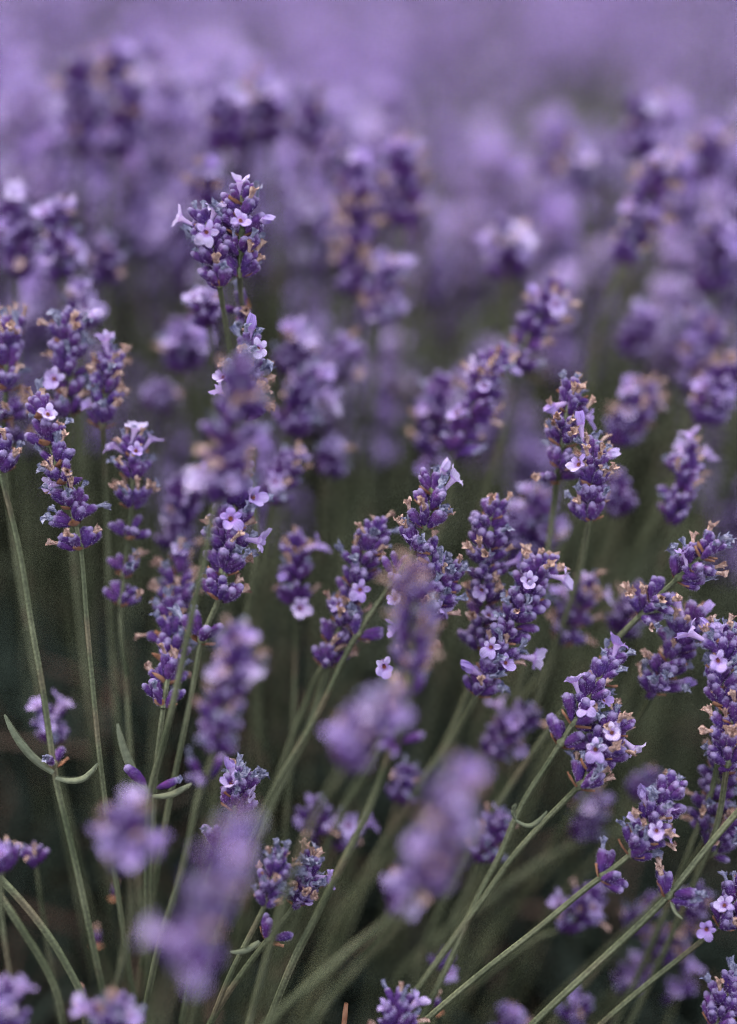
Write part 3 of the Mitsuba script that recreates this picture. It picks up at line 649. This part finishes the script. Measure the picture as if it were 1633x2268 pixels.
PROTO = []
for k in range(10):
    st, cal, blo = prototype(70 + k)
    PROTO.append((ply(st, 'stem_skin'), ply(cal, 'calyx_velvet'), ply(blo, 'petal_tissue')))
    for word, shape in zip(('stem', 'flower_spike', 'blossoms'), PROTO[-1]):
        PIECES[word, k] = f'far_{word}_shape_{k}'
        scene[PIECES[word, k]] = {'type': 'shapegroup', 'm': shape}


def crown_height(x, y):
    """How high the flower heads stand over the ground at (x, y): the first bush, the gap behind its side, the next row."""
    first = 0.405 - 0.35 * np.clip(0.50 - y, 0, 1) ** 1.2 - 0.5 * np.clip(np.abs(x + 0.05) - 0.35, 0, 1) ** 2
    return first - 0.065 * np.clip((y - 0.7) / 0.9, 0, 1)


rb = np.random.default_rng(4)
far, tries = [], 0
while len(far) < 1350 and tries < 60000:
    tries += 1
    y = 0.565 + 1.9 * rb.random() ** 1.25
    x = rb.uniform(-0.40, 0.40) * (0.35 + 0.75 * y)
    side = float(np.clip((x + 0.05 - 0.06 * (y - .58) + 0.10 * (meshkit.noise(np.array([x * 14, y * 14, 3.5])) - .5)) / 0.13, 0, 1))
    thin = 0.62 - 0.20 * side if y < .66 else 0.72 - 0.12 * side if y < .76 else 0.70 - 0.45 * side * (0.88 < y < 1.15)
    if y > .74:                                # clumps and gaps along the far rows
        thin *= float(np.clip((meshkit.noise(np.array([x * 9, y * 6, 0.5]), 5) - 0.25) * 2.6, 0.3, 1))
    if rb.random() > thin:
        continue
    z = crown_height(x, y) + rb.uniform(-.026, .020) - (0.15 if y < 0.95 else 0.05) * rb.random() ** (1.3 if y > .66 else 1.7) - side * (0.035 if .66 < y < 1.2 else 0.015)
    q = seen_at(np.array([x, y, z]))[0]
    if not (-560 < q[0] < 2190 and -150 < q[1] < 1060):
        continue
    far.append((q[2], x, y, z))
far.sort()
SHARED = 'out-of-focus lavender sprigs behind the sharp ones'
for k, (depth, x, y, z) in enumerate(far):
    lean = np.array([0.35 * (x + 0.05) + rb.normal(0, .13), 0.12 * (y - .6) + rb.normal(0, .13), 1.0])
    M = placed([x, y, z], lean, rb.uniform(0.9, 1.15), rb.uniform(0, 6.28))
    v = int(rb.integers(10))
    inside = 0 < seen_at(np.array([x, y, z]))[0, 0] < 1633
    if inside and COUNT['lavender_sprig'] < 286:
        t = key_of(None, 'lavender_sprig')
        labels[t] = {'label': 'hazy purple lavender sprig in the out-of-focus field behind the sharp sprigs', 'category': 'lavender', 'group': SHARED}
        for word in ('stem', 'flower_spike', 'blossoms'):
            copy_of(f'{t}__{word}', (word, v), M)
        labels[f'{t}__blossoms'] = {'kind': 'stuff'}
        labels[f'{t}__flower_spike'] = {'kind': 'stuff'}
    else:
        for j, word in enumerate(('stem', 'flower_spike', 'blossoms')):
            copy_of(f'lavender_field__{3 * k + j:04d}', (word, v), M)
k = len(far)
for _ in range(170):
    y = rb.uniform(-0.12, 0.36)
    x = rb.uniform(-0.34, 0.34)
    z = min(0.30, 0.52 - 0.866 * max(y, 0.16) - 0.045) - abs(rb.normal(0, .02)) if abs(x) < 0.14 + .2 * max(y, 0) else 0.33 - abs(rb.normal(0, .03))
    M = placed([x, y, z], np.array([0.6 * x + rb.normal(0, .1), -0.5 + rb.normal(0, .1), 1.0]), rb.uniform(.85, 1.1), rb.uniform(0, 6.28))
    q = seen_at(np.array([x, y, z]))[0]
    if q[2] > 0.02 and -60 < q[0] < 1693 and q[1] < 2420:
        continue
    k += 1
    for j, word in enumerate(('stem', 'flower_spike', 'blossoms')):
        copy_of(f'lavender_field__{3 * k + j:04d}', (word, int(rb.integers(10))), M)
labels['lavender_field'] = {'label': 'blurred purple mass of lavender filling the top of the field', 'category': 'lavender field', 'kind': 'stuff'}

# ------------------------------------------------------------------ stalks, leaves and soil of the bushes
rs = np.random.default_rng(9)
stalks = []
for k in range(3200):
    y = 0.57 + 1.9 * rs.random() ** 1.3
    x = rs.uniform(-0.39, 0.39) * (0.4 + 0.75 * y)
    top = crown_height(x, y) - rs.uniform(0.02, 0.11)
    hx, hy = x + 0.25 * (x + .05) * -0.5 + rs.normal(0, .02), y - rs.uniform(-.03, .03)
    a, b = np.array([hx, hy, 0.02]), np.array([x, y, top])
    m = 0.5 * (a + b) + rs.normal(0, 0.008, 3)
    stalks.append(tube(spline([a, m, b], 3), 1.0e-3, 4))
scene['lavender_stalks'] = ply(join(stalks), 'stem_skin')
labels['lavender_stalks'] = {'label': 'thicket of blurred olive green stalks below the far flower heads', 'category': 'stalks', 'kind': 'stuff'}

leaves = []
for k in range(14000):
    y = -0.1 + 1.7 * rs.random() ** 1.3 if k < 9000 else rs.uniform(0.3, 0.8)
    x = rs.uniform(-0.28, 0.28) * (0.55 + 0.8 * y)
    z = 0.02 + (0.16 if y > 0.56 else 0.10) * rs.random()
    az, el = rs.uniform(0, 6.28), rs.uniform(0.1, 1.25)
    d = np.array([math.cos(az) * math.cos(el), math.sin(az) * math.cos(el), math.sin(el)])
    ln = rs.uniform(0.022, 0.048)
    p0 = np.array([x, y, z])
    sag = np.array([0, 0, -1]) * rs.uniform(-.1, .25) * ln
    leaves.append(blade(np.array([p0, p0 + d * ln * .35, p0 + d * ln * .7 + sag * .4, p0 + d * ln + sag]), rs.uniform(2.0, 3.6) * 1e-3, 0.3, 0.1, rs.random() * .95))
for k in range(7000):  # more darkened blades, added to hide lit stalks and deepen the shade
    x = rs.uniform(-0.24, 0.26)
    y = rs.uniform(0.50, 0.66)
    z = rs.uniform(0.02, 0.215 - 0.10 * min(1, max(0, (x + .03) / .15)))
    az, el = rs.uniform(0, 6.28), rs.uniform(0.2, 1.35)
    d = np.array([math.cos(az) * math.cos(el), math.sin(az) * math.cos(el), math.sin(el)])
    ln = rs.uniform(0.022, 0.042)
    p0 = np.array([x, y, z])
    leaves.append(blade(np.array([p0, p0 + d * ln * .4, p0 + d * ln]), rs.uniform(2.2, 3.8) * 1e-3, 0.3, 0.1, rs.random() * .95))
scene['bush_foliage'] = ply(join(leaves), 'shade_dark_leaf')
labels['bush_foliage'] = {'label': 'narrow grey green leaves, coloured dark for the shade inside the bush', 'category': 'foliage', 'kind': 'stuff'}

green = []
for k in range(12000):
    y = 0.60 + 1.2 * rs.random() ** 1.2
    x = rs.uniform(-0.30, 0.30) * (0.4 + 0.75 * y)
    z = crown_height(x, y) - 0.09 - 0.15 * rs.random() - 0.03 * (0.62 < y < 0.7)
    az, el = rs.uniform(0, 6.28), rs.uniform(0.2, 1.4)
    d = np.array([math.cos(az) * math.cos(el), math.sin(az) * math.cos(el), math.sin(el)])
    ln = rs.uniform(0.025, 0.05)
    p0 = np.array([x, y, z])
    green.append(blade(np.array([p0, p0 + d * ln * .35, p0 + d * ln * .7, p0 + d * ln + [0, 0, -.15 * ln]]), rs.uniform(2.4, 4.2) * 1e-3, 0.3, 0.1, rs.random()))
for k in range(5000):
    x, y = rs.uniform(-0.06, 0.30), rs.uniform(0.57, 0.72)
    z = rs.uniform(0.07, 0.24)
    az, el = rs.uniform(0, 6.28), rs.uniform(0.4, 1.45)
    d = np.array([math.cos(az) * math.cos(el), math.sin(az) * math.cos(el), math.sin(el)])
    ln = rs.uniform(0.025, 0.05)
    p0 = np.array([x, y, z])
    green.append(blade(np.array([p0, p0 + d * ln * .5, p0 + d * ln]), rs.uniform(2.0, 3.6) * 1e-3, 0.3, 0.1, rs.random()))
scene['upper_foliage'] = ply(join(green), 'leaf_skin')
labels['upper_foliage'] = {'label': 'soft grey green blur of lavender leaves between the far stalks', 'category': 'foliage', 'kind': 'stuff'}

n = 140
gx, gy = np.meshgrid(np.concatenate([np.linspace(-30, -1.2, 20), np.linspace(-1.1, 1.1, n), np.linspace(1.2, 30, 20)]), np.concatenate([np.linspace(-30, -.3, 15), np.linspace(-.2, 2.4, n), np.linspace(2.6, 40, 20)]), indexing='ij')
gp = np.stack([gx, gy, 0 * gx], -1)
gz = 0.022 * (meshkit.fbm(gp * 22, 4, 3) - .5)
V = np.stack([gx, gy, gz], -1).reshape(-1, 3)
scene['ground'] = ply((V, grid_faces(gx.shape[0], gx.shape[1], False)[:, ::-1], V[:, :2]), 'soil')
labels['ground'] = {'label': 'dark crumbly soil under the lavender bushes', 'kind': 'structure'}
